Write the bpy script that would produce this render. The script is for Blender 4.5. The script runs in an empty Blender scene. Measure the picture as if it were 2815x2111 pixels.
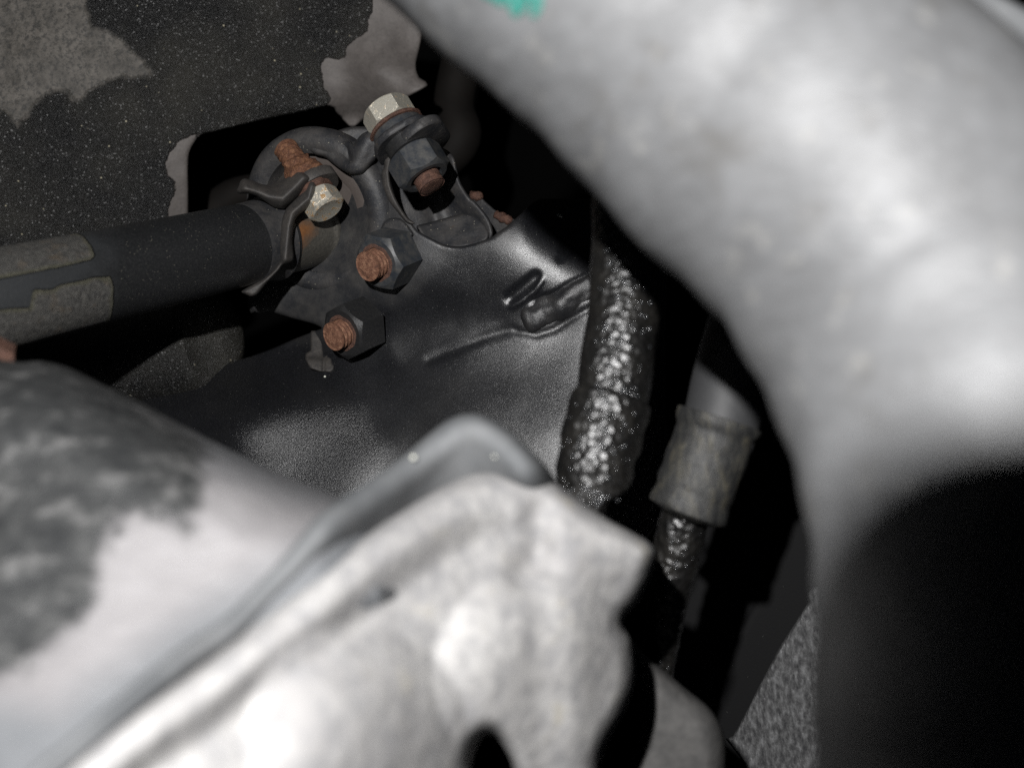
import bpy, math, random
import numpy as np
from mathutils import Vector, noise as mn
from mathutils.geometry import delaunay_2d_cdt
random.seed(7); rng = np.random.default_rng(7)

# ------------------------------------------------------------------ camera, world, light, exposure
H = 0.30                                  # camera height in metres (all building below is in millimetres from the camera)
F, CX, CY = 3018.0, 1407.5, 1055.5        # focal length and centre in photograph pixels
sc = bpy.context.scene
cd = bpy.data.cameras.new('camera'); cam = bpy.data.objects.new('camera', cd); sc.collection.objects.link(cam)
cam.location = (0, 0, H); cam.rotation_euler = (math.radians(90), 0, 0)
cd.sensor_width = 36; cd.lens = 36 * F / 2815; cd.clip_start = 0.005; cd.clip_end = 10
cd.dof.use_dof = True; cd.dof.focus_distance = 0.247; cd.dof.aperture_fstop = cd.lens / 2.7
sc.camera = cam
w = bpy.data.worlds.new('World'); sc.world = w; w.use_nodes = True
w.node_tree.nodes['Background'].inputs[0].default_value = (0.5, 0.6, 0.8, 1)
w.node_tree.nodes['Background'].inputs[1].default_value = 0.004
ld = bpy.data.lights.new('camera_flash', 'SPOT'); flash = bpy.data.objects.new('camera_flash', ld); sc.collection.objects.link(flash)
flash.location = (-0.034, -0.045, H + 0.050)
flash.rotation_euler = Vector((0.10, 1.0, -0.16)).to_track_quat('-Z', 'Y').to_euler()
ld.energy = 3.9; ld.color = (1.0, 0.992, 0.985); ld.shadow_soft_size = 0.0026
ld.spot_size = math.radians(104); ld.spot_blend = 0.35
sc.view_settings.view_transform = 'Standard'; sc.view_settings.look = 'None'
sc.view_settings.exposure = 0.0; sc.view_settings.gamma = 1.0
sc.cycles.use_denoising = False
sc.cycles.max_bounces = 3; sc.cycles.diffuse_bounces = 1; sc.cycles.sample_clamp_indirect = 2.0

# ------------------------------------------------------------------ pixel tables -> points
def P(x, y, z): return np.array([(x - CX) / F * z, z, -(y - CY) / F * z])
def Parr(x, y, z): return np.stack([(x - CX) / F * z, z, -(y - CY) / F * z], 1)
def conv(ox, oy, s): return lambda *pts: [(ox + x * s, oy + y * s) for x, y in pts]
S1 = conv(0, 0, 1); D = conv(0, 0, 1.2726)
ZA = conv(640, 350, .18083); ZB = conv(960, 260, .18083); ZC = conv(640, 600, .18083)
ZD = conv(820, 600, .18083); ZE = conv(820, 800, .18083); ZF = conv(1040, 480, .18083); ZG = conv(1340, 540, .24111)
Z2 = conv(0, 0, .5425); Z3 = conv(0, 550, .5426); Z4 = conv(1150, 500, .5424); Z6 = conv(1200, 1250, .5425)

# ------------------------------------------------------------------ objects
def props(o, label=None, cat=None, group=None, kind=None):
    for k, v in (('label', label), ('category', cat), ('group', group), ('kind', kind)):
        if v: o[k] = v
    return o
def empty(name, at, label, cat, group=None):
    o = bpy.data.objects.new(name, None); o.empty_display_size = 0.005; sc.collection.objects.link(o)
    o.location = (at[0] / 1000, at[1] / 1000, at[2] / 1000 + H)
    return props(o, label, cat, group)
def worldloc(o):
    v = Vector((0, 0, 0))
    while o is not None: v += o.location; o = o.parent
    return v
def mk(name, V, faces, mat, parent=None, at=None, sharp=None, masks=None):
    V = np.asarray(V, float)
    if parent is not None: base = worldloc(parent)
    else:
        c = V.mean(0) if at is None else np.asarray(at, float)
        base = Vector((c[0] / 1000, c[1] / 1000, c[2] / 1000 + H))
    W = V / 1000 + np.array([0, 0, H]) - np.array(base)
    me = bpy.data.meshes.new(name); me.from_pydata([tuple(p) for p in W], [], faces); me.update()
    me.polygons.foreach_set('use_smooth', [True] * len(me.polygons))
    if sharp: me.set_sharp_from_angle(angle=math.radians(sharp))
    if masks:
        px = np.stack([V[:, 0] / V[:, 1] * F + CX, -V[:, 2] / V[:, 1] * F + CY], 1)
        for k, polys in masks.items():
            a = me.attributes.new(k, 'FLOAT', 'POINT')
            a.data.foreach_set('value', sdf(px, polys).astype(np.float32))
    me.materials.append(mat)
    o = bpy.data.objects.new(name, me); sc.collection.objects.link(o)
    if parent is not None: o.parent = parent
    else: o.location = base
    return o
def inside(pt, poly):
    x, y = pt[:, 0], pt[:, 1]; poly = np.asarray(poly); r = np.zeros(len(pt), bool); j = len(poly) - 1
    for i in range(len(poly)):
        xi, yi = poly[i]; xj, yj = poly[j]
        if yi != yj:
            c = ((yi > y) != (yj > y)) & (x < (xj - xi) * (y - yi) / (yj - yi) + xi); r ^= c
        j = i
    return r
def dist(pt, poly, closed=True):
    poly = np.asarray(poly, float); d = np.full(len(pt), 1e9); n = len(poly)
    for i in range(n if closed else n - 1):
        a, b = poly[i], poly[(i + 1) % n]; ab = b - a; L = ab @ ab + 1e-9
        t = np.clip(((pt - a) @ ab) / L, 0, 1); q = a + t[:, None] * ab
        d = np.minimum(d, np.hypot(*(pt - q).T))
    return d
def sdf(pt, polys):
    r = np.full(len(pt), -1e9)
    for p in polys:
        d = dist(pt, p); r = np.maximum(r, np.where(inside(pt, p), d, -d))
    return r
def catmull(pts, step, closed=True):
    pts = [np.asarray(p, float) for p in pts]; n = len(pts); out = []
    rg = range(n) if closed else range(n - 1)
    for i in rg:
        if closed: p0, p1, p2, p3 = pts[i - 1], pts[i], pts[(i + 1) % n], pts[(i + 2) % n]
        else: p0, p1, p2, p3 = pts[max(i - 1, 0)], pts[i], pts[i + 1], pts[min(i + 2, n - 1)]
        k = max(1, int(np.linalg.norm((p2 - p1)[:2] if len(p1) == 2 else p2 - p1) / step))
        for t in np.arange(k) / k:
            out.append(.5 * ((2 * p1) + (-p0 + p2) * t + (2 * p0 - 5 * p1 + 4 * p2 - p3) * t * t + (-p0 + 3 * p1 - 3 * p2 + p3) * t ** 3))
    if not closed: out.append(pts[-1])
    return np.array(out)
def tps(ctrl, reg=2e-4):
    c = np.array(ctrl, float); X = c[:, :2] / 1000; n = len(c)
    def U(r): return np.where(r > 1e-9, r * r * np.log(r + 1e-12), 0)
    K = U(np.linalg.norm(X[:, None] - X[None], axis=2)) + np.eye(n) * reg
    Pm = np.hstack([np.ones((n, 1)), X]); A = np.zeros((n + 3, n + 3)); A[:n, :n] = K; A[:n, n:] = Pm; A[n:, :n] = Pm.T
    s = np.linalg.solve(A, np.concatenate([c[:, 2], np.zeros(3)]))
    def f(x, y):
        q = np.stack([x, y], 1) / 1000
        return U(np.linalg.norm(q[:, None] - X[None], axis=2)) @ s[:n] + s[n] + q @ s[n + 1:]
    return f
def ridge(x, y, path, width, power=2.0):
    d = dist(np.stack([x, y], 1), path, closed=False)
    return np.exp(-(d / width) ** power)
def nz(V, scale, amp, seed=0.0, octaves=3):
    return np.array([mn.fractal(Vector((p[0] * scale + seed, p[1] * scale, p[2] * scale)), 1.0, 2.0, octaves) for p in V]) * amp

def relief(name, poly, zf, mat, parent=None, thick=3.0, rim=(10, 1.0), step=10, smooth=True, noise=None,
           masks=None, back_inset=5, sharp=None, at=None, bounds=None):
    """a solid sheet or casting: front skin of depth zf inside the outline, a rounded rim and a back skin"""
    P0 = catmull(poly, step) if smooth else np.array(poly, float)
    if not smooth:
        o = []
        for i in range(len(P0)):
            a, b = P0[i], P0[(i + 1) % len(P0)]; k = max(1, int(np.hypot(*(b - a)) / step))
            o += [a + (b - a) * t for t in np.arange(k) / k]
        P0 = np.array(o)
    area = 0.5 * np.sum(P0[:, 0] * np.roll(P0[:, 1], -1) - np.roll(P0[:, 0], -1) * P0[:, 1])
    if area < 0: P0 = P0[::-1]
    n = len(P0)
    T = np.roll(P0, -1, 0) - np.roll(P0, 1, 0); T /= np.linalg.norm(T, axis=1)[:, None] + 1e-9
    N = np.stack([-T[:, 1], T[:, 0]], 1)             # inward for positive area with y down
    pts = [P0]
    for k in (.1, .25, .5, .8):
        r = rim[0] * k
        if rim[0] > 4:
            q = P0 + N * r; ok = inside(q, P0); q = q[ok]
            q = q[dist(q, P0) > r * .93]; pts.append(q)
    lo, hi = P0.min(0), P0.max(0)
    gx, gy = np.meshgrid(np.arange(lo[0], hi[0], step), np.arange(lo[1], hi[1], step * .87)); gx = gx + (np.arange(gx.shape[0]) % 2)[:, None] * step / 2
    g = np.stack([gx.ravel(), gy.ravel()], 1); g = g[inside(g, P0)]
    g = g[dist(g, P0) > max(rim[0] * .9, step * .6)] if rim[0] > 4 else g[dist(g, P0) > step * .6]
    pts.append(g)
    A = np.concatenate(pts)
    r = delaunay_2d_cdt([Vector(p) for p in A], [], [list(range(n))], 1, 1e-4)
    V2 = np.array([tuple(v) for v in r[0]]); tri = [list(f) for f in r[2]]
    x, y = V2[:, 0], V2[:, 1]
    d = dist(V2, P0); u = np.clip(d / max(rim[0], 1e-6), 0, 1)
    z = zf(x, y) + rim[1] * (1 - np.sqrt(np.clip(1 - (1 - u) ** 2, 0, 1)))
    if noise:
        Q = Parr(x, y, z)
        for (s, a) in noise: z = z + nz(Q, s, a, 3.1)
    V = Parr(x, y, z)
    # boundary loop from edge use
    cnt = {}
    for f in tri:
        for i in range(len(f)):
            e = (f[i], f[(i + 1) % len(f)]); cnt[e] = cnt.get(e, 0) + 1
    bnd = {e[0]: e[1] for e in cnt if (e[1], e[0]) not in cnt}
    # orient so that normals face the camera (-y)
    f = tri[0]; nn = np.cross(V[f[1]] - V[f[0]], V[f[2]] - V[f[0]])
    flip = nn @ V[f[0]] > 0
    nV = len(V)
    c2 = V2 + 0
    bi = list(bnd.keys())
    Q2 = V2.copy()
    for b in bi:
        jn = int(np.argmin(np.hypot(*(P0 - V2[b]).T))); Q2[b] = V2[b] + N[jn] * back_inset
    B = Parr(Q2[:, 0], Q2[:, 1], z + thick)
    fr = [list(reversed(f)) if flip else list(f) for f in tri]
    faces = fr + [[q + nV for q in reversed(f)] for f in fr]
    for a, b in bnd.items():
        q = [b, a, a + nV, b + nV]
        faces.append(list(reversed(q)) if flip else q)
    Vall = np.vstack([V, B])
    return mk(name, Vall, faces, mat, parent, at, sharp, masks)

def frame(a, hint=(0, 0, 1)):
    a = np.array(a, float); a /= np.linalg.norm(a); h = np.array(hint, float); u = h - (h @ a) * a; u /= np.linalg.norm(u)
    return a, u, np.cross(a, u)
def tube(name, path, rad, mat, parent=None, seg=48, step=1.0, cap=(True, True), masks=None, disp=None, flat=1.0, sharp=None, round_end=(0, 0), at=None):
    """path: list of 3-D points in mm, rad: matching radii"""
    R = [np.append(np.asarray(p, float), r) for p, r in zip(path, rad)]
    C = catmull(R, step, closed=False); p, r = C[:, :3], C[:, 3].copy()
    T = np.gradient(p, axis=0); T /= np.linalg.norm(T, axis=1)[:, None]
    s = np.concatenate([[0], np.cumsum(np.linalg.norm(np.diff(p, axis=0), axis=1))])
    for k, e in enumerate(round_end):
        if e:
            q = np.clip((s if k == 0 else s[-1] - s) / e, 0, 1); r *= np.sqrt(np.clip(1 - (1 - q) ** 2, .0004, 1))
    u = np.cross(T[0], [0, 1, 0]); u /= np.linalg.norm(u); V = []; th = np.linspace(0, 2 * np.pi, seg, endpoint=False)
    for i in range(len(p)):
        u = u - (u @ T[i]) * T[i]; u /= np.linalg.norm(u); v = np.cross(T[i], u)
        rr = np.full(seg, r[i])
        if disp is not None: rr = rr + disp(s[i], th, p[i])
        V.append(p[i] + rr[:, None] * (np.cos(th)[:, None] * u + np.sin(th)[:, None] * v * flat))
    V = np.concatenate(V); n = len(p); faces = []
    for i in range(n - 1):
        for j in range(seg):
            k = (j + 1) % seg; faces.append([i * seg + j, i * seg + k, (i + 1) * seg + k, (i + 1) * seg + j])
    if cap[0]: faces.append(list(range(seg))[::-1])
    if cap[1]: faces.append([(n - 1) * seg + j for j in range(seg)])
    return mk(name, V, faces, mat, parent, at, sharp or 50, masks)
def lathe(name, O, a, prof, mat, parent=None, seg=64, hint=(0, 0, 1), rfun=None, sharp=35, masks=None, at=None):
    """prof: (distance along a, radius)"""
    a, u, v = frame(a, hint); th = np.linspace(0, 2 * np.pi, seg, endpoint=False); V = []
    for t, r in prof:
        rr = np.full(seg, float(r)); tt = np.full(seg, float(t))
        if rfun is not None: rr, tt = rfun(t, r, th)
        V.append(np.asarray(O) + tt[:, None] * a + rr[:, None] * (np.cos(th)[:, None] * u + np.sin(th)[:, None] * v))
    V = np.concatenate(V); n = len(prof); faces = []
    for i in range(n - 1):
        for j in range(seg):
            k = (j + 1) % seg; faces.append([i * seg + j, i * seg + k, (i + 1) * seg + k, (i + 1) * seg + j])
    faces.append(list(range(seg))[::-1]); faces.append([(n - 1) * seg + j for j in range(seg)])
    return mk(name, V, faces, mat, parent, at, sharp, masks)
def hexa(name, O, a, t0, t1, flats, mat, parent=None, rot=0.0, hint=(0, 0, 1), hole=0, hole_depth=.5, masks=None, ch0=True):
    """hexagon head or nut with cone-cut ends; facet normals at rot, rot+60 ..."""
    seg = 144; th = np.linspace(0, 2 * np.pi, seg, endpoint=False); h = flats / 2
    q = (th - rot + math.pi / 6) % (math.pi / 3) - math.pi / 6
    hr = h / np.cos(q); rc = h * .91; k = math.tan(math.radians(36))
    d = np.maximum(hr - rc, 0) * k
    a, u, v = frame(a, hint); rings = []
    one = np.ones(seg)
    rings.append((t0 * one, one * rc * .3)); rings.append((t0 * one, one * rc))
    rings.append((t0 + (d if ch0 else 0 * d), hr)); rings.append((t1 - d, hr)); rings.append((t1 * one, one * rc))
    if hole: rings += [(t1 * one, one * (hole + .35)), ((t1 - .35) * one, one * hole), ((t1 - hole_depth - .4) * one, one * hole)]
    else: rings += [((t1 - .25) * one, one * rc * .62), ((t1 - .3) * one, one * rc * .3)]
    V = np.concatenate([np.asarray(O) + t[:, None] * a + r[:, None] * (np.cos(th)[:, None] * u + np.sin(th)[:, None] * v) for t, r in rings])
    faces = []; n = len(rings)
    for i in range(n - 1):
        for j in range(seg):
            kk = (j + 1) % seg; faces.append([i * seg + j, i * seg + kk, (i + 1) * seg + kk, (i + 1) * seg + j])
    faces.append(list(range(seg))[::-1]); faces.append([(n - 1) * seg + j for j in range(seg)])
    return mk(name, V, faces, mat, parent, None, 22, masks)
def thread(name, O, a, t0, t1, r, mat, parent=None, pitch=1.05, depth=.38, hint=(0, 0, 1), endr=.72, jag=0.0):
    prof = [(t, r) for t in np.arange(t0, t1 - .01, pitch / 9)] + [(t1 - .25, r * .93), (t1, r * endr), (t1 + .03, r * endr * .97), (t1 - .12, r * .3), (t1 - .1, .05)]
    body = t1 - .3
    def rf(t, rr, th):
        if t > body or rr < r: return np.full(len(th), rr) + (jag * .4 * np.sin(th * 3 + 1) if rr > 1 else 0), np.full(len(th), t)
        ph = (t / pitch - th / (2 * math.pi)) % 1
        s = 1 - np.abs(ph - .5) * 2
        return rr - depth * (1 - s ** .8) + jag * np.sin(th * 5 + t * 4) * .3, np.full(len(th), t)
    return lathe(name, O, a, prof, mat, parent, 64, hint, rf, 60)

# ------------------------------------------------------------------ materials
class M:
    def __init__(s, name):
        s.m = bpy.data.materials.new(name); s.m.use_nodes = True; s.t = s.m.node_tree; s.n = s.t.nodes; s.l = s.t.links
        s.b = s.n['Principled BSDF']; tc = s.n.new('ShaderNodeTexCoord'); mp = s.n.new('ShaderNodeMapping')
        mp.inputs['Scale'].default_value = (1000, 1000, 1000); s.l.new(tc.outputs['Object'], mp.inputs[0]); s.co = mp.outputs[0]
    def noise(s, scale, detail=4, rough=.55, dist=0, co=None, stretch=None):
        n = s.n.new('ShaderNodeTexNoise'); n.inputs['Scale'].default_value = scale; n.inputs['Detail'].default_value = detail
        n.inputs['Roughness'].default_value = rough; n.inputs['Distortion'].default_value = dist
        c = co or s.co
        if stretch:
            m = s.n.new('ShaderNodeMapping'); m.inputs['Rotation'].default_value = stretch[1]; m.inputs['Scale'].default_value = stretch[0]; s.l.new(c, m.inputs[0]); c = m.outputs[0]
        s.l.new(c, n.inputs['Vector']); return n.outputs[0]
    def vor(s, scale, out='Distance', feat='F1', rnd=1.0):
        n = s.n.new('ShaderNodeTexVoronoi'); n.feature = feat; n.inputs['Scale'].default_value = scale; n.inputs['Randomness'].default_value = rnd
        s.l.new(s.co, n.inputs['Vector']); return n.outputs[out]
    def ramp(s, x, stops, interp='LINEAR'):
        n = s.n.new('ShaderNodeValToRGB'); n.color_ramp.interpolation = interp; e = n.color_ramp.elements
        while len(e) < len(stops): e.new(.5)
        for i, (p, c) in enumerate(stops):
            e[i].position = p; e[i].color = (c, c, c, 1) if not isinstance(c, tuple) else (*c, 1)
        s.l.new(x, n.inputs[0]); return n.outputs[0]
    def math(s, op, a, b=0.0, clamp=False, c=None):
        n = s.n.new('ShaderNodeMath'); n.operation = op; n.use_clamp = clamp
        for i, v in enumerate((a, b) if c is None else (a, b, c)):
            if isinstance(v, (int, float)): n.inputs[i].default_value = v
            else: s.l.new(v, n.inputs[i])
        return n.outputs[0]
    def mix(s, f, a, b, mode='MIX'):
        n = s.n.new('ShaderNodeMix'); n.data_type = 'RGBA'; n.blend_type = mode
        for i, v in ((0, f), (6, a), (7, b)):
            if isinstance(v, (int, float)): n.inputs[i].default_value = v if i == 0 else (v, v, v, 1)
            elif isinstance(v, tuple): n.inputs[i].default_value = (*v, 1)
            else: s.l.new(v, n.inputs[i])
        return n.outputs[2]
    def mask(s, attr, width=4.0, amp=30.0, scale=.35, detail=5, bias=0.0, rough=.6):
        """1 inside the worn or shaded patch stored on the mesh, with a ragged edge"""
        a = s.n.new('ShaderNodeAttribute'); a.attribute_name = attr
        k = s.math('MULTIPLY_ADD', s.math('SUBTRACT', s.noise(scale, detail, rough), .5), amp * 2, c=a.outputs['Fac'])
        return s.math('MULTIPLY_ADD', s.math('ADD', k, bias), 1 / (2 * width), clamp=True, c=.5)
    def set(s, col=None, rough=None, metal=None, spec=None, ior=None, coat=None):
        for k, v in (('Base Color', col), ('Roughness', rough), ('Metallic', metal), ('Specular IOR Level', spec), ('IOR', ior), ('Coat Weight', coat)):
            if v is None: continue
            if isinstance(v, (int, float)): s.b.inputs[k].default_value = v
            elif isinstance(v, tuple): s.b.inputs[k].default_value = (*v, 1)
            else: s.l.new(v, s.b.inputs[k])
        return s
    def bump(s, *hs):
        prev = None
        for h, strength, dmm in hs:
            n = s.n.new('ShaderNodeBump'); n.inputs['Strength'].default_value = strength; n.inputs['Distance'].default_value = dmm / 1000
            s.l.new(h, n.inputs['Height'])
            if prev: s.l.new(prev, n.inputs['Normal'])
            prev = n.outputs[0]
        s.l.new(prev, s.b.inputs['Normal']); return s

MAT = {}
def build_materials():
    # gritty stone-guard coating with bare dusty patches
    m = M('gritty_undercoat')
    cell = m.vor(3.4, 'Color'); sep = m.n.new('ShaderNodeSeparateColor'); m.l.new(cell, sep.inputs[0])
    grain = m.ramp(sep.outputs[0], [(0, .0025), (.66, .008), (.88, .016), (.965, .035), (.994, .16)])  # random grains; the palest cells put sparkle into the colour
    rare = m.vor(.34, 'Distance'); fleck = m.ramp(rare, [(.055, 1.0), (.10, 0.0)])
    sep2 = m.n.new('ShaderNodeSeparateColor'); m.l.new(m.vor(.34, 'Color'), sep2.inputs[0]); on = m.math('GREATER_THAN', sep2.outputs[1], .55)
    fleck = m.math('MULTIPLY', fleck, on)
    dustn = m.noise(.035, 4); dusty = m.mix(m.ramp(dustn, [(.45, 0.0), (.75, .35)]), grain, (.075, .07, .055))
    coat = m.mix(fleck, dusty, (.36, .33, .24))
    bare = m.mix(m.ramp(m.noise(.12, 5, .65), [(.35, 0.0), (.7, 1.0)]), (.075, .066, .061), (.135, .121, .113))
    bare = m.mix(m.ramp(m.noise(1.2, 5, .75), [(.50, 0.0), (.72, .6)]), bare, (.05, .046, .042))
    old = m.mix(m.ramp(m.noise(.22, 6, .72), [(.36, 0.0), (.64, 1.0)]), (.040, .036, .030), (.110, .099, .086))
    old = m.mix(m.math('MULTIPLY', m.ramp(m.noise(.9, 5, .75), [(.48, 0.0), (.6, 1.0)]), .75), old, m.mix(.35, (.012, .012, .010), grain))
    ms = m.mask('soft', 7, 26, .22, 7, 0, .72); mb = m.mask('bare', 2.0, 11, .5, 6, 0, .7)
    col = m.mix(ms, coat, old); col = m.mix(mb, col, bare); mk_ = m.math('MAXIMUM', ms, mb)
    m.set(col, m.mix(mk_, .38, .65), spec=.5)
    inv = m.math('SUBTRACT', 1.0, mk_)
    m.bump((m.math('MULTIPLY', m.noise(3.2, 5, .7), inv), .9, .5), (inv, .5, .3), (m.noise(.5, 4), .25, .5), (m.math('MULTIPLY', m.noise(1.4, 5, .7), ms), .6, .3))
    MAT['grit'] = m.m
    # finely grained black paint (subframe)
    m = M('grained_black_paint')
    f = m.noise(3.6, 3, .7); sp = m.ramp(m.vor(1.9, 'Distance'), [(.05, 1.0), (.12, 0.0)])
    s2 = m.n.new('ShaderNodeSeparateColor'); m.l.new(m.vor(1.9, 'Color'), s2.inputs[0]); sp = m.math('MULTIPLY', sp, m.math('GREATER_THAN', s2.outputs[0], .86))
    col = m.mix(m.ramp(f, [(.4, 0.0), (.7, 1.0)]), (.005, .0052, .006), (.016, .0165, .019))
    col = m.mix(m.ramp(m.noise(.08, 4), [(.5, 0.0), (.8, .4)]), col, (.018, .0175, .017))
    col = m.mix(sp, col, (.3, .29, .26))
    du = m.mask('dusty', 45, 40, .1, 5)
    dc = m.mix(m.ramp(m.noise(.22, 6, .65), [(.38, 0.0), (.68, 1.0)]), (.014, .0147, .017), (.044, .042, .040))
    col = m.mix(du, col, m.mix(m.ramp(m.noise(1.7, 4, .7), [(.55, 0.0), (.8, .5)]), dc, (.056, .051, .046)))
    m.set(col, m.mix(du, m.ramp(m.noise(.12, 3), [(.3, .27), (.7, .34)]), .5), spec=.75)
    gm = m.mask('gritty', 40, 25, .15, 4)
    m.bump((m.noise(6.5, 2, .6), .9, .05), (m.math('MULTIPLY', m.noise(2.6, 4, .7), gm), .9, .22), (m.noise(.25, 3), .06, .5))
    MAT['paint'] = m.m
    # dusty black steel
    m = M('dusty_black_steel')
    n1 = m.noise(.22, 6, .65); n2 = m.noise(1.7, 4, .7)
    col = m.mix(m.ramp(n1, [(.38, 0.0), (.68, 1.0)]), (.016, .017, .020), (.052, .049, .047))
    col = m.mix(m.ramp(n2, [(.55, 0.0), (.8, .6)]), col, (.085, .078, .068))
    col = m.mix(m.ramp(m.noise(.45, 5, .7, .4), [(.66, 0.0), (.74, .7)]), col, (.075, .045, .025))
    sp = m.ramp(m.vor(1.3), [(.08, 1.0), (.17, 0.0)]); s2 = m.n.new('ShaderNodeSeparateColor'); m.l.new(m.vor(1.3, 'Color'), s2.inputs[0])
    sp = m.math('MULTIPLY', sp, m.math('GREATER_THAN', s2.outputs[0], .82)); col = m.mix(sp, col, (.3, .28, .22))
    m.set(col, .55, spec=.45); m.bump((n2, .5, .18), (n1, .3, .6)); MAT['steel'] = m.m
    # clamp: warmer dust
    m = M('dusty_clamp_steel')
    n1 = m.noise(.3, 6, .65); n2 = m.noise(2.4, 4, .7)
    col = m.mix(m.ramp(n1, [(.3, 0.0), (.7, 1.0)]), (.024, .023, .023), (.058, .052, .047)); col = m.mix(m.ramp(n2, [(.5, 0.0), (.8, .5)]), col, (.1, .09, .075))
    m.set(col, .6, spec=.4); m.bump((n2, .6, .16)); MAT['clamp'] = m.m
    # black tube with two worn adhesive patches
    m = M('black_tube_paint')
    n2 = m.noise(3.0, 4, .7); col = m.mix(m.ramp(n2, [(.45, 0.0), (.75, 1.0)]), (.0085, .009, .0098), (.027, .027, .0275))
    sp = m.ramp(m.vor(1.5), [(.06, 1.0), (.17, 0.0)]); s2 = m.n.new('ShaderNodeSeparateColor'); m.l.new(m.vor(1.1, 'Color'), s2.inputs[0])
    sp = m.math('MULTIPLY', sp, m.math('GREATER_THAN', s2.outputs[0], .62)); col = m.mix(sp, col, (.16, .15, .12))
    pt = m.mask('residue', 1.5, 3, .5, 4)
    rim_ = m.mask('residue', 5, 16, .3, 4, -10)
    body = m.mix(m.ramp(m.noise(.8, 6, .7, .6), [(.3, 0.0), (.7, 1.0)]), (.032, .031, .03), (.09, .086, .077)); body = m.mix(m.ramp(m.noise(.35, 4), [(.55, 0.0), (.75, .5)]), body, (.12, .085, .05))
    body = m.mix(rim_, m.mix(m.noise(.9, 4), (.045, .043, .029), (.082, .078, .052)), body)
    col = m.mix(pt, col, body)
    col = m.mix(m.math('MULTIPLY', m.mask('dusty_end', 60, 90, .25, 6), m.math('SUBTRACT', .75, m.math('MULTIPLY', pt, .75))), col, m.mix(n2, (.016, .018, .020), (.045, .047, .049)))
    m.set(col, m.mix(pt, .46, .75), spec=.5)
    m.bump((n2, .45, .12), (pt, .7, .45), (m.math('MULTIPLY', m.noise(.7, 6, .75, .8), pt), 1.0, 1.1)); MAT['tube'] = m.m
    # bare dirty tube end
    m = M('bare_tube_end')
    col = m.mix(m.ramp(m.noise(1.6, 5, .7), [(.3, 0.0), (.7, 1.0)]), (.045, .043, .038), (.095, .088, .074))
    col = m.mix(m.mask('rusty', 14, 16, .5, 5), col, m.mix(m.noise(1.2, 4), (.11, .05, .025), (.28, .12, .04)))
    m.set(col, .5, .15); m.bump((m.noise(2.0, 4), .4, .2)); MAT['tube_end'] = m.m
    m = M('brown_bushing')
    m.set(m.mix(m.noise(.8, 5), (.055, .045, .04), (.085, .07, .062)), .6); m.bump((m.noise(2.5, 4), .3, .1)); MAT['bush'] = m.m
    # rust
    def rust(name, a, b, c):
        m = M(name); n1 = m.noise(1.1, 6, .7, .3)
        col = m.ramp(n1, [(.3, a), (.5, b), (.72, c)])
        col = m.mix(m.ramp(m.noise(3.6, 4), [(.6, 0.0), (.8, .6)]), col, (.4, .25, .14))
        m.set(col, .7, spec=.4); m.bump((m.noise(2.6, 6, .75), .9, .35)); return m.m
    MAT['rust'] = rust('orange_rust', (.045, .021, .014), (.12, .05, .026), (.24, .12, .06))
    MAT['stud'] = rust('stud_rust', (.06, .028, .019), (.165, .074, .044), (.33, .185, .115))
    MAT['rust_dark'] = rust('brown_rust', (.04, .021, .016), (.085, .042, .03), (.15, .075, .05))
    # zinc with rust spots
    def zinc(name, thr):
        m = M(name); n1 = m.noise(.75, 6, .72, .3)
        r = m.ramp(n1, [(thr, 0.0), (thr + .08, 1.0)])
        fine = m.ramp(m.noise(3.3, 5, .7), [(.55, 0.0), (.68, 1.0)])
        col = m.mix(fine, (.92, .88, .76), (.50, .41, .26)); col = m.mix(r, col, m.mix(m.noise(1.4, 4), (.2, .08, .035), (.42, .28, .11)))
        m.set(col, m.mix(r, m.mix(fine, .27, .42), .7), m.mix(r, .75, .1)); m.bump((m.noise(2.2, 5), .35, .12), (r, .4, .1)); return m.m
    MAT['zinc'] = zinc('zinc_rust_edges', .57); MAT['zinc2'] = zinc('zinc_heavier_rust', .52)
    m = M('black_nut_finish'); n1 = m.noise(.5, 5, .65)
    col = m.mix(m.ramp(n1, [(.4, 0.0), (.7, 1.0)]), (.026, .03, .036), (.06, .058, .054)); col = m.mix(m.ramp(m.noise(.8, 5, .7), [(.64, 0.0), (.72, .6)]), col, (.12, .085, .05))
    m.set(col, m.ramp(n1, [(.3, .32), (.7, .55)]), spec=.6); m.bump((m.noise(2.0, 4), .3, .12)); MAT['nut'] = m.m
    m = M('glossy_black_nut'); col = m.mix(m.noise(1.5, 4), (.008, .009, .011), (.03, .029, .028)); m.set(col, .33, spec=.6); m.bump((m.noise(2.2, 4), .35, .1)); MAT['nut2'] = m.m
    # large dusty hose
    m = M('dusty_grey_rubber')
    n1 = m.noise(.10, 6, .6); wea = m.noise(.42, 3, .5, .5, stretch=((1, .35, 1.8), (.3, .6, .75)))
    col = m.mix(m.ramp(n1, [(.3, 0.0), (.7, 1.0)]), (.090, .091, .093), (.126, .128, .131))
    col = m.mix(m.ramp(wea, [(.42, 0.0), (.66, .3)]), col, (.156, .159, .164))
    blot = m.ramp(m.noise(.22, 5, .6), [(.60, 0.0), (.74, .6)]); col = m.mix(blot, col, (.25, .245, .23))
    dk = m.ramp(m.noise(.13, 4, .6), [(.30, .5), (.42, 0.0)]); col = m.mix(dk, col, (.06, .056, .05))
    m.set(col, .55, spec=.45); m.bump((wea, .2, .8), (n1, .15, 2.0)); MAT['hose'] = m.m
    m = M('teal_paint'); m.set(m.mix(m.noise(.8, 4), (.012, .115, .095), (.03, .17, .14)), .6); MAT['teal'] = m.m
    # cast aluminium
    m = M('cast_aluminium')
    n1 = m.noise(.075, 5, .6); n2 = m.noise(.42, 5, .65)
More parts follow.
